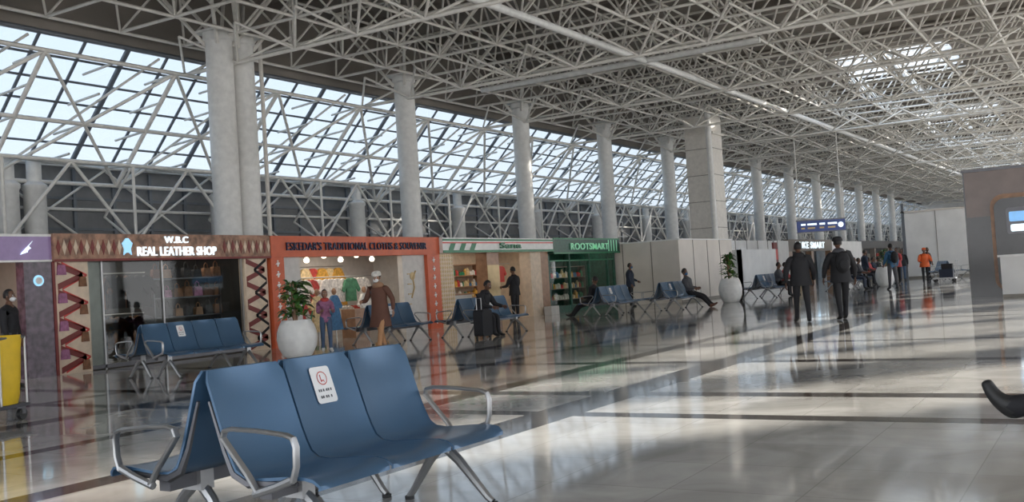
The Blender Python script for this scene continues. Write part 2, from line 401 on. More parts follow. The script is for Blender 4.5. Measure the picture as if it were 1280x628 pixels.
b.box(12.3,12.36,YF-0.12,YF-0.1,0,2.28,'maroon')
for z in(0.25,0.82,1.38,1.95):
    bag(b,12.50,YF-0.14,z+0.05,'cloth_4',0.2,0.2)
    bag(b,12.97,YF-0.14,z-0.2,'cloth_7',0.17,0.2)
b.box(17.45,18.2,YF-0.1,YF+0.1,0,2.28,'cream'); zigzag(b,17.5,18.1,YF-0.1,0.02,2.26,4,'maroon',0.12); zigzag(b,18.15,17.75,YF-0.105,0.02,2.26,4,'p_black',0.07)
for x in(13.12,13.5,15.05,17.42): b.box(x-0.02,x+0.02,YF-0.03,YF+0.03,0,2.28,'alu')
b.box(13.1,17.45,YF-0.03,YF+0.03,0.02,0.1,'alu_dark'); b.box(13.1,13.5,YF,YF+0.03,0.1,2.28,'shop_white')
for i,x in enumerate([13.7,13.95,14.2,14.45,14.7,14.95]): garment(b,x,18.75+0.05*(i%2),1.25,'p_black' if i%3 else 'p_brown',1.0); garment(b,x,18.85,0.35,'p_grey' if i%2 else 'cloth_7',1.0)
b.tube((13.5,18.8,2.02),(15.0,18.8,2.02),0.015,'alu',6); b.tube((13.5,18.9,1.12),(15.0,18.9,1.12),0.015,'alu',6)
shelf(b,15.3,17.3,18.9,[0.45,0.95,1.4,1.85],'alu_dark',0.4)
for z in(0.48,0.98,1.43,1.88):
    for x in[15.45+0.3*k for k in range(7)]: bag(b,x,18.95,z,random.choice(['cloth_7','cloth_7','p_brown','cloth_4','wood','p_black','cloth_6']),random.uniform(.2,.28),random.uniform(.17,.24))
b.box(15.2,17.3,18.6,18.9,0,0.35,'shop_mid')
for x in(15.5,16.1,16.7): bag(b,x,18.62,0.36,random.choice(['cloth_3','cloth_7','cloth_6']),.35,.28)
for x in (13.9,15.5,16.4): b.lathe([(0.05,0),(0.06,0.05),(0.02,0.07)],(x,18.8,2.6),'lamp',10)
b.build('shop_front',P,False)
g=MB(); g.add([(13.12,YF,0.1),(17.42,YF,0.1),(17.42,YF,2.28),(13.12,YF,2.28)],[(0,1,2,3)],'glass_shop'); g.build('glass',P,False)
text('W.B.C','sign_text_upper',P,15.0,15.65,YF-0.23,2.64,0.15,'glow_white',.012)
text('REAL LEATHER SHOP','sign_text_lower',P,14.25,16.45,YF-0.23,2.36,0.2,'glow_white',.012)
b=MB(); b.prism([(-.1,0),(-.04,.05),(.04,.05),(.1,0),(.08,.13),(.13,.25),(.08,.3),(.03,.36),(-.03,.36),(-.08,.3),(-.13,.25),(-.08,.13)],(14.02,YF-0.2,2.38),(1,0,0),(0,0,1),(0,-.03,0),'glow_blue'); b.build('hide_logo',P,False)
area('shop_ceiling_light',(15.3,19.3,2.6),3.5,0.8,18,(1,.88,.76))

# --- traditional clothes shop (orange)
P=empty('clothing_shop'); b=MB(); shell(b,18.25,25.5,'shop_white','shop_white')
b.box(18.25,25.5,YF-0.22,YF+0.1,2.28,2.82,'orange')
b.box(18.25,18.7,YF-0.2,YF+0.1,0,2.28,'orange'); b.box(24.85,25.5,YF-0.2,YF+0.1,0,2.28,'orange')
b.box(18.7,19.4,YF-0.08,YF+0.1,0,2.28,'shop_white'); b.box(23.75,24.85,YF-0.08,YF+0.1,0,2.28,'shop_white')
for xc in (18.47,25.17):
    for k in range(8):
        z=0.15+k*0.27; s=0.09
        b.tube((xc,YF-0.22,z+0.14),(xc,YF-0.2,z+0.14),0.022,'white_paint',8)
        b.prism([(-.015,0),(.015,0),(.03,.05),(.07,.09),(.06,.1),(.02,.11),(-.02,.11),(-.07,.06),(-.06,.05),(-.03,.06)],(xc,YF-0.2,z),(1,0,0),(0,0,1),(0,-.02,0),'white_paint')
for k in range(5): b.box(23.95,24.05+0.03*k,YF-0.1,YF-0.08,0.5+k*0.3,0.53+k*0.3,'gold')
b.path([(24.1,YF-.1,1.0),(24.25,YF-.1,1.3),(24.2,YF-.1,1.6),(24.35,YF-.1,1.8)],0.025,'gold',5)
b.tube((24.2,YF-.1,1.65),(24.2,YF-.08,1.65),0.12,'gold',12)
cl=['cloth_0','cloth_1','cloth_1','cloth_8','cloth_3','cloth_5','cloth_2','cloth_1']
b.tube((19.5,19.3,1.75),(23.6,19.3,1.75),0.015,'alu',6); b.tube((19.5,20.4,2.1),(23.6,20.4,2.1),0.015,'alu',6)
for i in range(12): garment(b,19.7+i*0.33,19.3+0.05*(i%3),1.02,random.choice(cl),0.95)
for i in range(11): dress(b,19.8+i*0.36,20.4+0.04*(i%2),0.9,random.choice(cl),1.0)
for i in range(12): garment(b,19.7+i*0.33,19.7+0.05*(i%3),0.2,random.choice(cl),0.95)
for i,x in enumerate((19.9,20.6,21.3,22.6,23.3)): dress(b,x,18.75,0.25,cl[(i*3)%8],0.85); b.tube((x,18.79,0),(x,18.79,0.3),0.02,'alu',6); b.ell((x,18.79,1.33),0.07,0.07,0.1,'wood',10,6)
for i in range(6): b.lathe([(0.04,0),(0.07,0.03),(0.08,0.08),(0.05,0.13),(0.01,0.16)],(19.8+i*0.7,19.0,2.28-0.12*(i%2)),'lamp',10); b.tube((19.8+i*0.7,19.0,2.4),(19.8+i*0.7,19.0,2.7),0.006,'black_rubber',4)
b.box(21.8,22.4,18.5,19.0,0,0.8,'wood')
b.build('shop_front',P,False)
text("ESKEDAR'S TRADITIONAL CLOTHS & SOUVENIR",'sign_text',P,18.75,24.75,YF-0.25,2.45,0.21,'navy')
area('shop_ceiling_light',(21.5,19.4,2.6),3.8,1.2,24,(1,.91,.78))

# --- craft / food shop (white-green)
P=empty('craft_shop'); b=MB(); shell(b,25.5,32.6,'cream','shop_white')
b.box(25.5,32.6,YF-0.35,YF+0.1,2.32,2.8,'white_paint'); b.box(25.5,32.6,YF-0.37,YF-0.35,2.32,2.40,'green'); b.box(25.5,32.6,YF-0.37,YF-0.35,2.70,2.76,'green'); b.box(25.5,32.6,YF-0.36,YF-0.35,2.62,2.66,'red')
for k in range(3): b.prism([(0,0),(.25,0),(.4,.22),(.15,.22)],(25.8+k*0.6,YF-0.36,2.4),(1,0,0),(0,0,1),(0,-.01,0),'green')
b.box(25.55,26.45,YF-0.05,YF+0.05,0,2.32,'cream')
for i in range(7):
    for j in range(18): b.prism([(0,-.05),(.045,0),(0,.05),(-.045,0)],(25.62+i*0.125,YF-0.05,0.12+j*0.125),(1,0,0),(0,0,1),(0,-.01,0),'gold')
for x in(28.3,31.2): b.box(x,x+0.75,YF-0.15,YF+0.3,0,2.32,'wood' if x<30 else 'cream')
b.box(28.3,29.05,YF-0.16,YF-0.15,0.5,1.9,'gold'); b.box(32.0,32.6,YF-0.1,YF+0.1,0,2.32,'wood')
b.box(31.9,32.5,YF-0.5,YF-0.2,0,0.3,'shop_white')
shelf(b,26.5,28.3,20.3,[0.4,0.8,1.2,1.6,2.0],'wood'); shelf(b,29.1,31.2,20.3,[0.4,0.8,1.2,1.6,2.0],'wood')
for z in(0.43,0.83,1.23,1.63):
    for xa,xb in((26.55,28.2),(29.2,31.1)):
        x=xa
        while x<xb: 
            w=random.uniform(.08,.2); h=random.uniform(.12,.3); c=random.choice(cl+['green','red']); b.lathe([(w*.5,0),(w*.5,h*.7),(w*.25,h*.85),(w*.25,h)],(x+w/2,20.45,z),c,8); x+=w+.03
b.box(26.6,28.1,18.7,19.2,0,0.95,'shop_white'); b.box(26.55,28.15,18.65,19.25,0.95,1.0,'wood'); garment(b,30.4,18.9,1.3,'red',.8); garment(b,29.6,18.9,1.3,'green',.8)
b.tube((29.3,18.93,1.95),(31,18.93,1.95),0.012,'alu',6)
b.build('shop_front',P,False)
text('Sana','sign_text',P,28.8,30.2,YF-0.39,2.45,0.2,'green',.02)
area('shop_ceiling_light',(29,19.4,2.6),5,1,22,(1,.92,.8))

# --- mart (green)
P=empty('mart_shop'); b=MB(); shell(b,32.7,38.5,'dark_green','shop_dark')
b.box(32.7,38.5,YF-0.3,YF+0.1,2.25,2.8,'dark_green'); b.box(32.7,38.5,YF-0.32,YF-0.3,2.22,2.28,'green'); b.box(32.7,38.5,YF-0.32,YF-0.3,2.77,2.83,'green')
x=37.4
while x<38.4: b.box(x,x+0.05,YF-0.32,YF-0.3,2.3,2.76,'glow_green'); x+=0.25
for x in(32.75,34.4,36.1,37.8,38.42): b.box(x-0.05,x+0.05,YF-0.05,YF+0.05,0,2.25,'dark_green')
b.box(32.7,38.5,YF-.04,YF+.04,0,0.25,'dark_green'); b.box(32.7,38.5,YF-.04,YF+.04,1.95,2.0,'green')
shelf(b,33,38.3,19.6,[0.4,0.85,1.3,1.75],'shop_mid')
for z in(0.43,0.88,1.33):
    x=33.1
    while x<38.1: w=random.uniform(.1,.25); h=random.uniform(.15,.35); b.lathe([(w*.5,0),(w*.5,h*.7),(w*.25,h*.85),(w*.25,h)],(x+w/2,19.75,z),random.choice(cl+['red','gold']),8); x+=w+.04
b.build('shop_front',P,False)
g=MB(); g.add([(32.8,YF,0.25),(38.4,YF,0.25),(38.4,YF,1.95),(32.8,YF,1.95)],[(0,1,2,3)],'glass_shop'); g.build('glass',P,False)
text('ROOTSMART','sign_text',P,34.0,37.3,YF-0.34,2.38,0.26,'glow_green',.01)
area('shop_ceiling_light',(35.7,19.2,2.55),5,.8,18,(1,.92,.8))

# --- partition box
P=empty('partition_enclosure'); b=MB(); b.box(38.6,45.2,15.4,19.2,0,2.58,'partition')
for x in(40.2,41.9,43.5): b.box(x,x+0.04,15.385,15.4,0,2.58,'seam')
for y in(16.6,17.9): b.box(38.585,38.6,y,y+0.04,0,2.58,'seam')
b.box(38.56,45.25,15.35,19.25,2.58,2.63,'wall_light'); b.box(38.6,45.2,15.38,15.4,0,0.1,'seam')
b.build('panels',P,False)
P=empty('far_shop_row'); b=MB()
b.box(49.0,64.5,18.2,18.5,0,2.8,'wall_light'); b.box(76,86,18.2,18.5,0,2.8,'wall_light'); b.box(108,149.9,18.2,18.5,0,2.8,'wall_light')
for x in range(50,64,2): b.box(x,x+0.06,18.18,18.2,0,2.8,'seam')
b.box(50,56,16.6,16.8,0,2.2,'wall_light'); b.box(56,56.2,16.6,18.2,0,2.2,'wall_light'); b.box(50,50.2,16.6,18.2,0,2.2,'wall_light')
b.box(64.5,76,18.2,18.5,2.1,2.9,'shop_mid'); b.box(64.5,76,20.5,20.7,0,2.8,'shop_dark'); b.box(64.5,65.3,18.2,18.6,0,2.1,'wood'); b.box(70,70.6,18.2,18.6,0,2.1,'wood'); b.box(75.4,76,18.2,18.6,0,2.1,'wood')
b.box(86,108,18.2,18.5,2.2,2.85,'shop_dark'); b.box(86,108,20.5,20.7,0,2.8,'shop_dark')
for x in(86,91,97,103,107.6): b.box(x,x+0.5,18.2,18.6,0,2.3,'shop_mid')
for k in range(12): b.box(66+k*0.75,66.5+k*0.75,20.1,20.4,0.2,1.3+0.5*(k%2),random.choice(cl))
for k in range(12): b.box(88+k*1.5,89+k*1.5,20.1,20.4,0.2,1.3+0.5*(k%2),random.choice(cl))
b.build('facade',P,False)
text('DUKE SMART','sign_text',P,66,73.5,18.15,2.3,0.45,'glow_white',.012)
b=MB(); b.box(62,66,7.3,10.7,0,3.85,'wall_light'); b.box(61.9,66.1,7.2,10.8,3.85,3.95,'partition'); b.box(61.97,62,8.9,8.93,0,3.85,'seam'); b.box(61.96,62,7.3,10.7,0,0.12,'seam')
b.box(61.9,62,10.6,10.75,0,4.4,'steel_dark'); b.box(66,74,8.6,8.8,0,3.2,'wall_dark')
b.build('white_kiosk_block',smooth=False)
b=MB(); b.box(57.2,57.9,17.0,17.1,0.9,2.6,'maroon'); b.box(57.3,57.8,16.95,17.0,1.6,2.2,'red'); b.tube((57.55,17.1,0),(57.55,17.1,2.7),0.05,'alu',8); b.tube((57.55,17.1,0),(57.55,17.1,0.04),0.3,'alu',16)
b.build('banner_stand')

P=empty('hanging_sign'); b=MB(); b.T=Matrix.Translation((55.9,13.9,0))@Matrix.Rotation(math.radians(-62),4,'Z')
b.box(-1.3,1.3,-0.08,0.08,3.0,3.62,'sign_blue'); b.box(-1.33,1.33,-0.1,0.1,3.6,3.66,'alu_dark'); b.box(-1.33,1.33,-0.1,0.1,2.96,3.0,'alu_dark')
for x,w in((-1.1,.25),(-0.75,.5),(-0.1,.3),(0.35,.5)): b.box(x,x+w,-0.09,-0.08,3.35,3.45,'glow_white'); b.box(x,x+w*0.8,-0.09,-0.08,3.15,3.24,'gold')
b.tube((1.05,-0.09,3.3),(1.05,-0.08,3.3),0.15,'glow_white',12)
for x in(-1.15,1.15): b.tube((x,0,3.6),(x,0,8.75),0.03,'steel_truss',6)
b.build('sign_box',P)

# kiosk at right
P=empty('information_kiosk'); b=MB()
b.box(31.5,34.5,-0.6,3.7,0,3.65,'shop_mid'); b.box(31.44,31.5,2.75,3.68,2.3,3.6,'kiosk_brown'); b.box(31.44,31.5,2.75,3.7,0.0,2.3,'gloss_black')
b.box(31.42,31.5,-0.6,2.75,2.3,3.6,'kiosk_brown'); b.box(31.46,31.5,3.62,3.72,0,3.66,'gloss_black'); b.box(31.4,34.6,-0.6,3.75,3.6,3.68,'alu_dark')
def rrect(w,h,r,n=6):
    out=[]
    for cx,cy,a0 in((w/2-r,h-r,0),(-w/2+r,h-r,90),(-w/2+r,r,180),(w/2-r,r,270)):
        for i in range(n+1): a=math.radians(a0+90*i/n); out.append((cx+r*math.cos(a),cy+r*math.sin(a)))
    return out
b.prism(rrect(2.7,2.75,0.35),(31.35,1.70,0.15),(0,1,0),(0,0,1),(0.15,0,0),'wood')
b.prism(rrect(2.5,2.55,0.28),(31.3,1.70,0.22),(0,1,0),(0,0,1),(0.06,0,0),'gloss_black')
b.prism(rrect(2.1,0.75,0.08),(31.28,1.6,1.75),(0,1,0),(0,0,1),(0.03,0,0),'alu_dark'); b.prism(rrect(1.95,0.28,0.04),(31.26,1.6,2.1),(0,1,0),(0,0,1),(0.03,0,0),'screen')
b.prism(rrect(1.9,0.2,0.04),(31.26,1.6,1.82),(0,1,0),(0,0,1),(0.03,0,0),'glow_white')
b.box(30.9,31.3,-0.2,2.85,0,1.12,'wall_light'); b.box(30.85,31.3,-0.25,2.91,1.12,1.18,'white_paint'); b.box(30.88,30.9,-0.2,2.85,0,0.08,'seam')
b.build('cabinet',P,True,0.5)

# ---------------------------------------------------------------- bench
def bench_mesh(n,sticker=()):
    b=MB(); W=0.537; L=n*W
    prof=[(0.02,0.955),(0.0,0.90),(-0.035,0.80),(-0.07,0.70),(-0.105,0.60),(-0.135,0.53),(-0.165,0.475),(-0.21,0.445),(-0.28,0.438),(-0.38,0.445),(-0.50,0.455),(-0.60,0.458),(-0.66,0.448),(-0.695,0.42),(-0.70,0.40)]
    prof=[(y-0.05,z) for y,z in prof]
    def seat(x0,sg):
        nu=10; k=len(prof); vs=[];
        for side in(0,1):
            for i,(y,z) in enumerate(prof):
                y1,z1=prof[max(i-1,0)];y2,z2=prof[min(i+1,k-1)]
                ty,tz=y2-y1,z2-z1; l=math.hypot(ty,tz)
                for j in range(nu+1):
                    u=-1+2*j/nu; hw=W/2-0.007
                    if i==0: hw*=0.90
                    if i>=k-2: hw*=0.97
                    dish=0.018*(1-u*u) if 0<i<k-1 else 0.006
                    nyy,nzz=(-tz/l,ty/l)
                    if nyy>0 or (abs(nyy)<0.2 and nzz<0): nyy,nzz=-nyy,-nzz
                    yy=y+nyy*(-dish-(0.016 if side else 0)); zz=z+nzz*(-dish-(0.016 if side else 0))
                    vs.append((x0+W/2+u*hw, yy*sg, zz))
        f=[];N=nu+1;o=k*N
        for i in range(k-1):
            for j in range(nu):
                f.append((i*N+j,i*N+j+1,(i+1)*N+j+1,(i+1)*N+j))
        b.add(vs,f,'bench_blue')
        f2=[]
        for i in range(k-1):
            for j in range(nu): f2.append((o+i*N+j,o+(i+1)*N+j,o+(i+1)*N+j+1,o+i*N+j+1))
            f2.append((i*N,(i+1)*N,o+(i+1)*N,o+i*N)); f2.append((i*N+nu,o+i*N+nu,o+(i+1)*N+nu,(i+1)*N+nu))
        for j in range(nu):
            f2.append((j,o+j,o+j+1,j+1)); e=(k-1)*N; f2.append((e+j,e+j+1,o+e+j+1,o+e+j))
        b.add(vs,f2,'bench_blue')
    for sg in(1,-1):
        for s in range(n): seat(-L/2+s*W,sg)
        b.box(-L/2+0.05,L/2-0.05,min(-0.40*sg,-0.32*sg),max(-0.40*sg,-0.32*sg),0.33,0.40,'alu_dark')
        for s in range(n+1):
            x=-L/2+s*W; x=min(max(x,-L/2+0.02),L/2-0.02)
            b.path([(x,-0.04*sg,0.80),(x,-0.13*sg,0.56),(x,-0.19*sg,0.45),(x,-0.28*sg,0.41),(x,-0.60*sg,0.42)],0.014,'alu_dark',6,rs=[0.01,0.016,0.024,0.026,0.012])
        for x in(-L/2+0.27,L/2-0.10):
            for yf in(-0.70,-0.09):
                b.path([(x,-0.36*sg,0.35),(x,(-0.36+(yf+0.36)*0.35)*sg,0.25),(x,(-0.36+(yf+0.36)*0.9)*sg,0.045),(x,yf*sg,0.02)],0.03,'alu',8,rs=[0.035,0.03,0.022,0.02],side=(1,0,0))
                b.tube((x,yf*sg,0.0),(x,yf*sg,0.02),0.03,'black_rubber',10)
            b.box(x-0.045,x+0.045,min(-0.43*sg,-0.29*sg),max(-0.43*sg,-0.29*sg),0.30,0.42,'alu')
        for x in(-L/2-0.02,L/2+0.02):
            b.path([(x,-0.38*sg,0.38),(x,-0.32*sg,0.46),(x,-0.20*sg,0.59),(x,-0.165*sg,0.63),(x,-0.18*sg,0.665),(x,-0.23*sg,0.675),(x,-0.40*sg,0.67),(x,-0.58*sg,0.655),(x,-0.625*sg,0.64),(x,-0.64*sg,0.60),(x,-0.635*sg,0.51),(x,-0.61*sg,0.44)],0.022,'alu',8,flat=0.55,side=(1,0,0))
            b.path([(x,-0.61*sg,0.45),(x,-0.5*sg,0.41),(x,-0.36*sg,0.37)],0.02,'alu',8)
    for s in sticker:
        x=-L/2+(s+0.5)*W
        def bp(u,v):
            z=0.69+0.2*v; y=-0.125+ (z-0.69)*0.345; return (x+u,y-0.006+0.018,z)
        P=[]; 
        for cx,cy,a0 in((0.06,0.9,0),(-0.06,0.9,90),(-0.06,0.1,180),(0.06,0.1,270)):
            for i in range(4): a=math.radians(a0+30*i); P.append(bp(cx+0.02*math.cos(a),cy+0.1*math.sin(a)))
        b.add(P,[tuple(range(len(P)))[::-1]],'paper')
        def q(u0,u1,v0,v1,m):
            v=[Vector(bp(u0,v0)),Vector(bp(u1,v0)),Vector(bp(u1,v1)),Vector(bp(u0,v1))]; v=[w+Vector((0,-0.003,0)) for w in v]; b.add(v,[(0,1,2,3)],m)
        for i in range(16):
            a=2*pi*i/16; a2=2*pi*(i+1)/16
            v=[Vector(bp(0.04*math.cos(a),.68+.19*math.sin(a))),Vector(bp(0.04*math.cos(a2),.68+.19*math.sin(a2))),Vector(bp(0.035*math.cos(a2),.68+.165*math.sin(a2))),Vector(bp(0.035*math.cos(a),.68+.165*math.sin(a)))]
            b.add([w+Vector((0,-0.003,0)) for w in v],[(0,1,2,3)],'label_red')
        q(-.015,-.008,.58,.78,'label_red'); q(-.015,.012,.6,.63,'label_red'); q(.008,.012,.56,.6,'label_red')
        for u in(-.055,-.04,-.02,.005,.02,.04): q(u,u+.010,.32,.39,'p_grey')
        for u in(-.05,-.035,-.01,.005,.03): q(u,u+.010,.14,.21,'p_grey')
    return b
BM={}
def bench(n,x,y,rot=0,st=()):
    key=(n,st)
    if key not in BM:
        o=bench_mesh(n,st).build('airport_bench',None,True,0.6); BM[key]=o.data
    else:
        o=bpy.data.objects.new('airport_bench',BM[key]); sc.collection.objects.link(o)
    o.location=(x,y,0); o.rotation_euler=(0,0,math.radians(rot)); return o
bench(3,4.235,3.93,0,(1,))
bench(4,12.5,14.5,-2,(1,)); bench(3,19.15,15.2,0,(1,)); bench(4,21.3,13.9,0,(2,)); bench(4,30.0,14.4,0,(1,)); bench(4,32.2,13.2,0,(1,)); bench(5,40.4,12.4,0,(1,)); bench(4,45.5,10.4,0,(1,)); bench(4,57.0,8.0,20,(1,)); bench(4,56.6,6.2,20,(1,))
bench(3,5.8,-0.80,0,(1,)); bench(5,54.0,11.6,0,(1,)); bench(5,60.0,12.4,0,(1,))

# ---------------------------------------------------------------- plants
def plant(loc,ph=0.85,n=110,spread=0.42,broad=1.0,potr=0.42,poth=0.78):
    P=empty('potted_plant',loc); b=MB()
    r=potr;h=poth
    b.lathe([(r*.55,0),(r*.72,h*.06),(r*.93,h*.28),(r,h*.5),(r*.97,h*.68),(r*.86,h*.86),(r*.74,h*.97),(r*.74,h),(r*.68,h),(r*.68,h*.93),(0.01,h*.93)],(0,0,0),'pot',32)
    b.lathe([(r*.67,h*.935),(0.01,h*.95)],(0,0,0),'soil',16); b.build('pot',P)
    b=MB()
    for i in range(9):
        a=random.uniform(0,2*pi); q=random.uniform(0.05,spread*.6); b.path([(0.05*math.cos(a),0.05*math.sin(a),h*.9),(q*.5*math.cos(a),q*.5*math.sin(a),h+ph*.4),(q*math.cos(a),q*math.sin(a),h+ph*.8)],0.012,'wood',5)
    for i in range(n):
        a=random.uniform(0,2*pi); t=random.random(); z=h+0.05+ph*0.75*t; r0=random.uniform(0,spread*.55)*(1-.4*t)
        base=Vector((r0*math.cos(a),r0*math.sin(a),z)); a2=a+random.uniform(-.6,.6); el=random.uniform(-.1,1.2); L=random.uniform(.16,.34)
        d=Vector((math.cos(a2)*math.cos(el),math.sin(a2)*math.cos(el),math.sin(el))); sd=Vector((-math.sin(a2),math.cos(a2),random.uniform(-.3,.3)))
        w=L*0.2*broad; vs=[];K=5
        for k in range(K+1):
            s=k/K; c=base+d*L*s+Vector((0,0,-0.45*L*s*s)); ww=w*math.sin(pi*min(1,(s*.92+.08)))
            up=Vector((0,0,0.25*ww)); vs+=[c-sd*ww+up,c,c+sd*ww+up]
        fs=[]
        for k in range(K): fs+=[(3*k,3*k+1,3*k+4,3*k+3),(3*k+1,3*k+2,3*k+5,3*k+4)]
        b.add(vs,fs,'leaf' if random.random()<.65 else 'leaf_light')
    b.build('foliage',P)
plant((15.5,14.75,0),0.95,190,.46,1.1); plant((36.5,12.6,0),1.1,150,.36,1.1,.44,.9); plant((48.1,9.25,0),0.9,100,.36,1,.42,.9)

# cleaning cart
P=empty('cleaning_cart',(7.04,11.64,0)); b=MB(); b.T=Matrix.Rotation(math.radians(20),4,'Z')
b.box(-.75,.28,-.26,.26,.16,.2,'p_grey')
for x in(-.65,.2):
    for y in(-.2,.2): b.tube((x,y-.025,.07),(x,y+.025,.07),.07,'black_rubber',16); b.box(x-.03,x+.03,y-.035,y+.035,.07,.17,'alu_dark')
for x in(-.2,.25):
    for y in(-.24,.24): b.tube((x,y,.18),(x,y,1.0),.014,'alu',8)
b.path([(-.2,-.24,1.0),(.25,-.24,1.0),(.25,.24,1.0),(-.2,.24,1.0),(-.2,-.24,1.0)],.018,'alu_dark',8)
n=24;vs=[];Z=[.2,.3,.5,.7,.9,1.0,1.03]
for k,z in enumerate(Z):
    s=[.78,.86,.92,.95,1,1.06,1.0][k]
    for j in range(n):
        t=2*pi*j/n; cx=.025+.235*s*math.copysign(abs(math.cos(t))**.5,math.cos(t)); cy=.25*s*math.copysign(abs(math.sin(t))**.5,math.sin(t)); w=1+.03*math.sin(t*7+k); vs.append((.025+(cx-.025)*w,cy*w,z))
fs=[(k*n+j,k*n+(j+1)%n,(k+1)*n+(j+1)%n,(k+1)*n+j) for k in range(len(Z)-1) for j in range(n)]+[tuple(range(n))[::-1]]
b.add(vs,fs,'yellow'); b.box(-.7,-.25,-.22,.22,.2,.7,'p_grey'); b.tube((-.5,0,.2),(-.5,0,1.35),.015,'cloth_2',6)
b.build('cart_body',P)

# ---------------------------------------------------------------- people
def person(name,loc,head,h=1.75,lean=0,L=(0,0),R=(0,0),aL=(5,8,10),aR=(5,8,10),top='p_black',pants='p_black',shoe='black_rubber',skin='skin_dark',hair='hair',coat=None,coatm=None,hat=None,mask=None,pack=None,bulk=1.08,hyaw=0,hpitch=0,footL=None,footR=None,scarf=None,longhair=False):
    s=h/1.75; V=[];E=[];Rr=[];seg=[]
    rad=math.radians
    def add(p,r,par=None,m=None,m2=None,t=1.0):
        r=r if isinstance(r,tuple) else (r,r); r=(r[0]*1.14,r[1]*1.14)
        V.append(Vector(p));Rr.append(r); i=len(V)-1
        if par is not None: E.append((par,i)); seg.append((par,i,m,m2,t))
        return i
    lt=rad(lean); tx=Vector((math.sin(lt),0,math.cos(lt)))
    pel=Vector((0,0,0)); B=bulk
    p0=add(pel,(.145*B,.115*B))
    w=add(pel+tx*.17,(.13*B,.105*B),p0,top); c=add(pel+tx*.34,(.16*B,.12*B),w,top); nb=add(pel+tx*.47+Vector((-.01,0,0)),(.10,.085),c,top)
    nk=add(pel+tx*.55+Vector((.01,0,0)),.055,nb,skin); hb=add(pel+tx*.62+Vector((.02,0,0)),.055,nk,skin)
    hands=[]
    for sg,arm in((1,aL),(-1,aR)):
        sh=pel+tx*.44+Vector((0,.18*sg,0)); a,ab,el=[rad(q) for q in arm]
        if coat: sh+=Vector((0,.025*sg,0)); ab+=rad(7)
        d=Vector((math.sin(a)*math.cos(ab),math.sin(ab)*sg,-math.cos(a)*math.cos(ab)))
        e=sh+d*.29; a2=a+el; inn=-.25*math.sin(el) ; d2=Vector((math.sin(a2),inn*sg+ab*.3*sg,-math.cos(a2))).normalized(); wr=e+d2*.25
        i1=add(sh,.066*B,nb,coatm or top); i2=add(e,.05*B,i1,coatm or top); i3=add(wr,.034,i2,coatm or top,skin,.93)
        hands.append((wr,d2,sg))
    for sg,leg,ft in((1,L,footL),(-1,R,footR)):
        hp=pel+Vector((0,.095*sg,-.05)); a,kb=[rad(q) for q in leg]
        kn=hp+Vector((math.sin(a),.01*sg,-math.cos(a)))*.43; a2=a-kb; an=kn+Vector((math.sin(a2),0,-math.cos(a2)))*.42
        fa=rad(ft) if ft is not None else 0.0
        fd=Vector((math.cos(fa),0.12*sg,math.sin(fa))).normalized(); fu=Vector((-math.sin(fa),0,math.cos(fa)))
        j1=add(hp,.092,p0,pants); j2=add(kn,.062,j1,pants); j3=add(an,.044,j2,pants)
        he=an-fu*.045; j4=add(he-fd*.03,.038,j3,shoe); j5=add(he+fd*.10,(.045,.034),j3,shoe); j6=add(he+fd*.18-fu*.008,(.036,.024),j5,shoe)
    me=bpy.data.meshes.new('tmp'); me.from_pydata(V,E,[]); ob=bpy.data.objects.new('tmp',me); sc.collection.objects.link(ob)
    sm=ob.modifiers.new('s','SKIN'); 
    for i,r in enumerate(Rr): me.skin_vertices[0].data[i].radius=(r[0],r[1]); me.skin_vertices[0].data[i].use_root=(i==0)
    sub=ob.modifiers.new('u','SUBSURF'); sub.levels=2
    dg=bpy.context.evaluated_depsgraph_get(); ev=ob.evaluated_get(dg); em=ev.to_mesh()
    b=MB(); base=[v.co.copy() for v in em.vertices]
    b.v=[tuple(v) for v in base]
    for f in em.polygons:
        cc=f.center; best=1e9;bm=top
        for (i,j,m,m2,t) in seg:
            A,Bv=V[i],V[j]; ab=Bv-A; tt=max(0,min(1,(cc-A).dot(ab)/max(ab.length_squared,1e-9))); dd=(cc-(A+ab*tt)).length-0.5*(Rr[i][0]*(1-tt)+Rr[j][0]*tt)
            if dd<best: best=dd; bm=(m2 if (m2 and tt>t) else m)
        b.f.append(list(f.vertices)); b.m.append(b.mi(bm))
    ev.to_mesh_clear(); bpy.data.objects.remove(ob); bpy.data.meshes.remove(me)
    for wr,d,sg in hands:
        d=d.normalized(); sd=Vector((0,1,0)).cross(d).normalized(); nrm=d.cross(sd)
        pc=[wr-d*.01,wr+d*.03,wr+d*.07,wr+d*.09]; b.path(pc,0.03,skin,8,rs=[.024,.036,.040,.034],flat=.45,side=sd)
        for k,(o_,ln) in enumerate(((-.028,.06),(-.010,.075),(.010,.08),(.028,.072))):
            q=wr+d*.085+sd*o_; c1=nrm*(-sg)
            b.path([q,q+d*ln*.4+c1*.004,q+d*ln*.72+c1*.016,q+d*ln*.9+c1*.032],.008,skin,6,rs=[.009,.0088,.008,.006])
        q=wr+d*.03+sd*.03; b.path([q,q+d*.025+sd*.022,q+d*.05+sd*.03],.009,skin,6,rs=[.012,.010,.007])
    hc=pel+tx*.70+Vector((.035,0,.0)); HM=Matrix.Translation(hc)@Matrix.Rotation(rad(hyaw),4,'Z')@Matrix.Rotation(rad(hpitch),4,'Y')@Matrix.Scale(1.05,4)
    b.T=HM
    def hf(p):
        p=p.copy()
        if p.z<0: p.y*=1+0.9*p.z/.118*0.42; p.x=p.x*(1+.22*p.z/.118)+(-p.z)*.10
        if p.x>0.05: p.x=.05+(p.x-.05)*.75
        return p
    b.ell((0,0,0),.092,.076,.118,skin,16,12,hf)
    b.path([(.083,0,.02),(.098,0,-.008),(.104,0,-.026),(.086,0,-.034)],.01,skin,6,rs=[.006,.011,.015,.009])
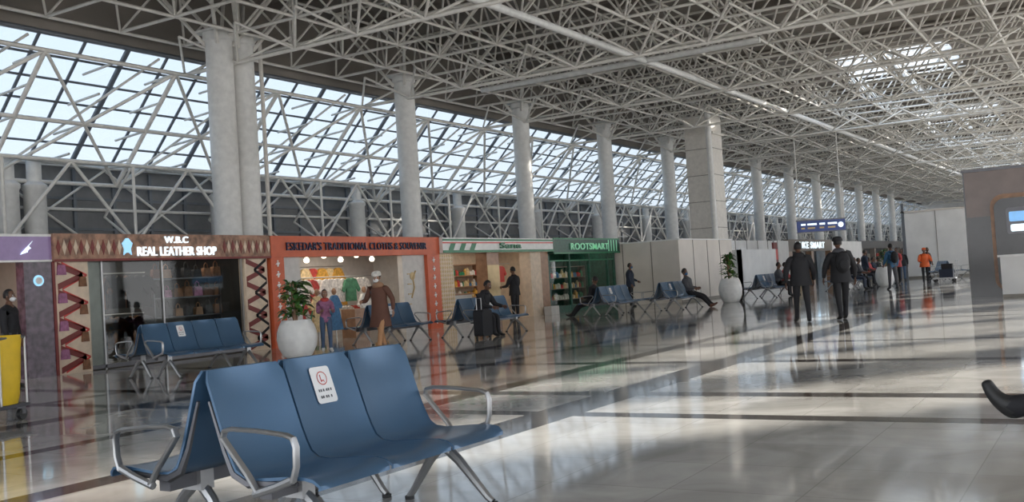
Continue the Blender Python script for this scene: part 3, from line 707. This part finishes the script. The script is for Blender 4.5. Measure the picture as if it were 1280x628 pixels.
    for sg in(1,-1):
        b.ell((.079,.03*sg,.012),.010,.014,.009,'eye',8,5); b.ell((.087,.03*sg,.012),.004,.006,.006,'hair',6,4); b.path([(.085,.014*sg,.032),(.086,.032*sg,.036),(.078,.048*sg,.03)],.004,'hair',5)
        b.ell((-.005,.078*sg,-.01),.018,.009,.032,skin,8,6)
    b.path([(.084,-.024,-.058),(.09,0,-.055),(.084,.024,-.058)],.006,'p_red' if skin!='skin_dark' else 'maroon',6)
    if mask:
        b.ell((.055,0,-.05),.058,.062,.048,mask,12,8)
    def hairf(p):
        p=p.copy()
        if p.x>0.045 and p.z<0.06: p.x=0.03; p.z=max(p.z,-0.02)
        if p.z<-0.05: p.z=-0.05-(0.0 if not longhair else (-(p.z+.05))*1.4)
        return p
    b.ell((-.012,0,.016),.098,.086,.116,hair,16,12,hairf)
    if hat:
        b.lathe([(.100,.04),(.106,.05),(.102,.09),(.082,.125),(.04,.142),(.005,.144)],(-.008,0,.0),hat,16)
    b.T=Matrix.Identity(4)
    if scarf:
        cs=pel+tx*.52; b.lathe([(.07,-.07),(.12,-.04),(.125,.0),(.10,.05),(.07,.07)],cs,scarf,16,1.0,1.1)
    if coat:
        cm=coatm or top; n=20; lv=[(.50,.07,.09),(.455,.10,.16),(.38,.13,.18),(.2,.135,.165),(.05,.15,.175),(-.15,.165,.195)]
        if coat>.2: lv+=[(-coat*.7,.185,.215),(-coat,.20,.235)]
        vs=[]
        for k,(z,rx,ry) in enumerate(lv):
            cen=pel+(tx*z if z>0 else Vector((0,0,z)))
            for j in range(n):
                t=2*pi*j/n; f=1+(.05*math.sin(5*t+k) if z<0 else 0)
                vs.append(cen+Vector((rx*B*f*math.cos(t),ry*B*f*math.sin(t),0)))
        fs=[(k*n+j,k*n+(j+1)%n,(k+1)*n+(j+1)%n,(k+1)*n+j) for k in range(len(lv)-1) for j in range(n)]
        b.add(vs,[f[::-1] for f in fs],cm)
    if pack:
        c0=pel+tx*.28+Vector((-.21*B,0,0)); b.ell(c0,.11,.16,.24,pack,12,8)
        b.ell(c0+Vector((-.08,0,-.05)),.05,.12,.13,pack,10,6)
        for sg in(1,-1): b.path([c0+Vector((.05,.09*sg,.18)),pel+tx*.49+Vector((0,.10*sg,.02)),pel+tx*.36+Vector((.14*B,.10*sg,0)),c0+Vector((.08,.12*sg,-.12))],.018,pack,6)
    zmin=min(v[2] for v in b.v)
    o=b.build(name,None,True,1.2); o.scale=(s,s,s); o.rotation_euler=(0,0,rad(head)); o.location=(loc[0],loc[1],-zmin*s+(loc[2] if len(loc)>2 else 0))
    return o
SIT=dict(L=(84,84),R=(84,84),aL=(30,6,50),aR=(30,6,50))
person('shop_visitor',(10.35,16.6),-60,1.66,top='p_black',pants='p_grey',mask='paper')
person('girl_in_jeans',(16.85,15.15),-130,1.34,top='cloth_4',pants='p_jean',shoe='white_paint',skin='skin_mid',aL=(20,8,80),aR=(20,8,80),scarf='cloth_0',longhair=True,L=(6,4),R=(-5,3))
person('woman_in_coat',(17.35,14.0),190,1.70,lean=3,top='p_grey',pants='p_tan',shoe='wood',skin='skin_mid',hat='cloth_1',mask='paper',coat=.42,coatm='p_brown',scarf='wood',L=(24,6),R=(-18,8),aL=(-22,12,25),aR=(18,12,70),bulk=1.12,hpitch=15)
person('seated_traveller',(20.5,13.42),-90,1.72,lean=18,bulk=1.2,coat=.05,scarf='p_black',hpitch=25,**SIT)
person('man_in_suit',(28.9,17.5),80,1.74,top='p_black',pants='p_black',bulk=1.1,coat=.12,aL=(15,12,70),aR=(15,12,70),hpitch=10)
person('reclining_traveller',(29.3,14.88),90,1.75,lean=-22,L=(76,36),R=(74,30),aL=(15,6,70),aR=(15,6,70),footL=35,footR=35,top='p_black',pants='p_black',bulk=1.1,hpitch=15)
person('standing_man',(36.5,16.7),-80,1.68,top='p_navy',pants='p_black',mask='cloth_2',bulk=1.15,aL=(5,10,60),aR=(5,10,20),coat=.1)
person('lounging_man',(32.7,12.7),-90,1.8,lean=-18,L=(76,36),R=(72,30),aL=(15,6,70),aR=(20,6,60),footL=40,footR=40,top='p_grey',pants='p_black',mask='cloth_2',bulk=1.15,hpitch=10,shoe='p_brown')
person('walking_man',(22.2,6.05),25,1.74,lean=3,top='p_black',pants='p_black',bulk=1.25,coat=.16,L=(14,3),R=(-10,6),aL=(-8,14,15),aR=(8,14,20),scarf='p_black')
person('walking_woman',(22.7,5.3),30,1.78,lean=2,top='p_black',pants='p_black',bulk=1.2,coat=.2,L=(-8,8),R=(12,3),aL=(10,14,15),aR=(-6,14,15),pack='p_black',hat='p_black',scarf='p_grey')
person('seated_passenger',(40.6,11.95),-90,1.72,top='p_grey',pants='p_black',**SIT)
person('seated_passenger',(41.5,11.95),-90,1.70,top='p_red',pants='p_black',**SIT)
person('backpacker',(42.9,7.95),40,1.82,top='p_blue',pants='p_grey',pack='p_black',bulk=1.15,L=(6,2),R=(-8,4),aL=(10,12,40),aR=(-5,12,20))
person('airport_worker',(50.3,7.85),200,1.60,top='p_orange',pants='p_black',bulk=1.3,coat=.05,aL=(25,12,50),aR=(25,12,50),hat='p_orange')
person('seated_passenger',(45.1,9.95),-90,1.74,top='p_black',pants='p_navy',**SIT)
person('seated_passenger',(46.0,9.95),-90,1.7,top='p_grey',pants='p_black',bulk=1.15,**SIT)
for x,c in((53.0,'p_black'),(53.9,'p_red'),(55.0,'p_navy')): person('seated_passenger',(x,11.15),-90,1.72,top=c,pants='p_black',bulk=1.15,**SIT)
for x,c in((59.2,'p_black'),(60.4,'p_grey')): person('seated_passenger',(x,11.95),-90,1.72,top=c,pants='p_black',bulk=1.15,**SIT)
person('distant_traveller',(50.5,10.6),-60,1.7,top='p_navy',pants='p_black',bulk=1.15,coat=.15)
person('distant_traveller',(54.0,12.9),190,1.7,top='p_black',pants='p_black',bulk=1.15,coat=.15,L=(12,2),R=(-10,4))
person('distant_traveller',(58.0,10.2),190,1.7,top='p_black',pants='p_jean',bulk=1.15,coat=.15,L=(12,2),R=(-10,4))
person('distant_traveller',(52.2,9.4),150,1.72,top='p_red',pants='p_black',bulk=1.15,coat=.1,aL=(15,12,60))
person('distant_traveller',(57.5,13.6),20,1.75,top='p_grey',pants='p_navy',bulk=1.15,coat=.15,pack='p_navy')
person('distant_traveller',(59.3,9.1),-120,1.68,top='p_black',pants='p_black',bulk=1.15,coat=.15)
person('cross_legged_man',(5.80,-0.30),90,1.8,lean=-12,L=(84,84),R=(94,22),aL=(25,6,50),aR=(25,6,50),footR=70,top='p_grey',pants='p_black',bulk=1.1)
P=empty('luggage_trolley',(50.9,7.1,0)); b=MB(); b.box(-.3,.3,-.5,.5,.15,.2,'alu'); 
for x in(-.25,.25):
    for y in(-.4,.4): b.tube((x-.03,y,.07),(x+.03,y,.07),.07,'black_rubber',12)
b.path([(-.28,-.5,.2),(-.28,-.55,1.0),(.28,-.55,1.0),(.28,-.5,.2)],.02,'alu',6); b.box(-.25,.25,-.4,.2,.2,.6,'p_navy'); b.box(-.22,.22,-.38,.1,.6,.85,'p_black'); b.build('trolley_body',P)
b=MB(); b.T=Matrix.Translation((19.75,12.75,0)); b.prism(rrect(.42,.62,.07),(0,0,.06),(1,0,0),(0,0,1),(0,.26,0),'p_black')
for x in(-.15,.15):
    for y in(.04,.22): b.tube((x,y-.015,.03),(x,y+.015,.03),.03,'black_rubber',10)
b.path([(-.1,.22,.66),(-.1,.22,.95),(.1,.22,.95),(.1,.22,.66)],.01,'alu',6); b.build('suitcase')

# ---------------------------------------------------------------- light
W=bpy.data.worlds.new('World'); sc.world=W; W.use_nodes=True; nt=W.node_tree; bg=nt.nodes['Background']
tc=nt.nodes.new('ShaderNodeTexCoord'); sp=nt.nodes.new('ShaderNodeSeparateXYZ'); cr=nt.nodes.new('ShaderNodeValToRGB')
nt.links.new(tc.outputs['Generated'],sp.inputs[0]); nt.links.new(sp.outputs['Z'],cr.inputs[0])
cr.color_ramp.elements[0].position=0.0; cr.color_ramp.elements[0].color=(0.97,0.97,0.98,1); cr.color_ramp.elements[1].position=0.7; cr.color_ramp.elements[1].color=(0.55,0.74,1,1)
nt.links.new(cr.outputs[0],bg.inputs['Color']); bg.inputs['Strength'].default_value=2.3
l=bpy.data.lights.new('sun','SUN'); l.energy=10.0; l.angle=math.radians(1.6); l.color=(1,.93,.82)
o=bpy.data.objects.new('sun',l); sc.collection.objects.link(o)
az=math.radians(-42); el=math.radians(16.5); d=Vector((math.cos(az)*math.cos(el),math.sin(az)*math.cos(el),math.sin(el)))
o.rotation_euler=d.to_track_quat('Z','Y').to_euler(); o.location=(20,-20,20)

# ---------------------------------------------------------------- camera
a=math.radians(31.2);p=math.radians(1.74);r=math.radians(3.6)
f0=Vector((math.cos(a)*math.cos(p),math.sin(a)*math.cos(p),math.sin(p)))
Rv=Vector((math.sin(a),-math.cos(a),0));U=Rv.cross(f0)
R2=Rv*math.cos(r)-U*math.sin(r);U2=U*math.cos(r)+Rv*math.sin(r)
cd=bpy.data.cameras.new('camera'); cam=bpy.data.objects.new('camera',cd); sc.collection.objects.link(cam)
m=Matrix.Identity(4)
for i in range(3): m[i][0]=R2[i];m[i][1]=U2[i];m[i][2]=-f0[i]
m[2][3]=1.3; cam.matrix_world=m
cd.sensor_width=36; cd.lens=36*1250/1280; cd.clip_end=500
sc.camera=cam
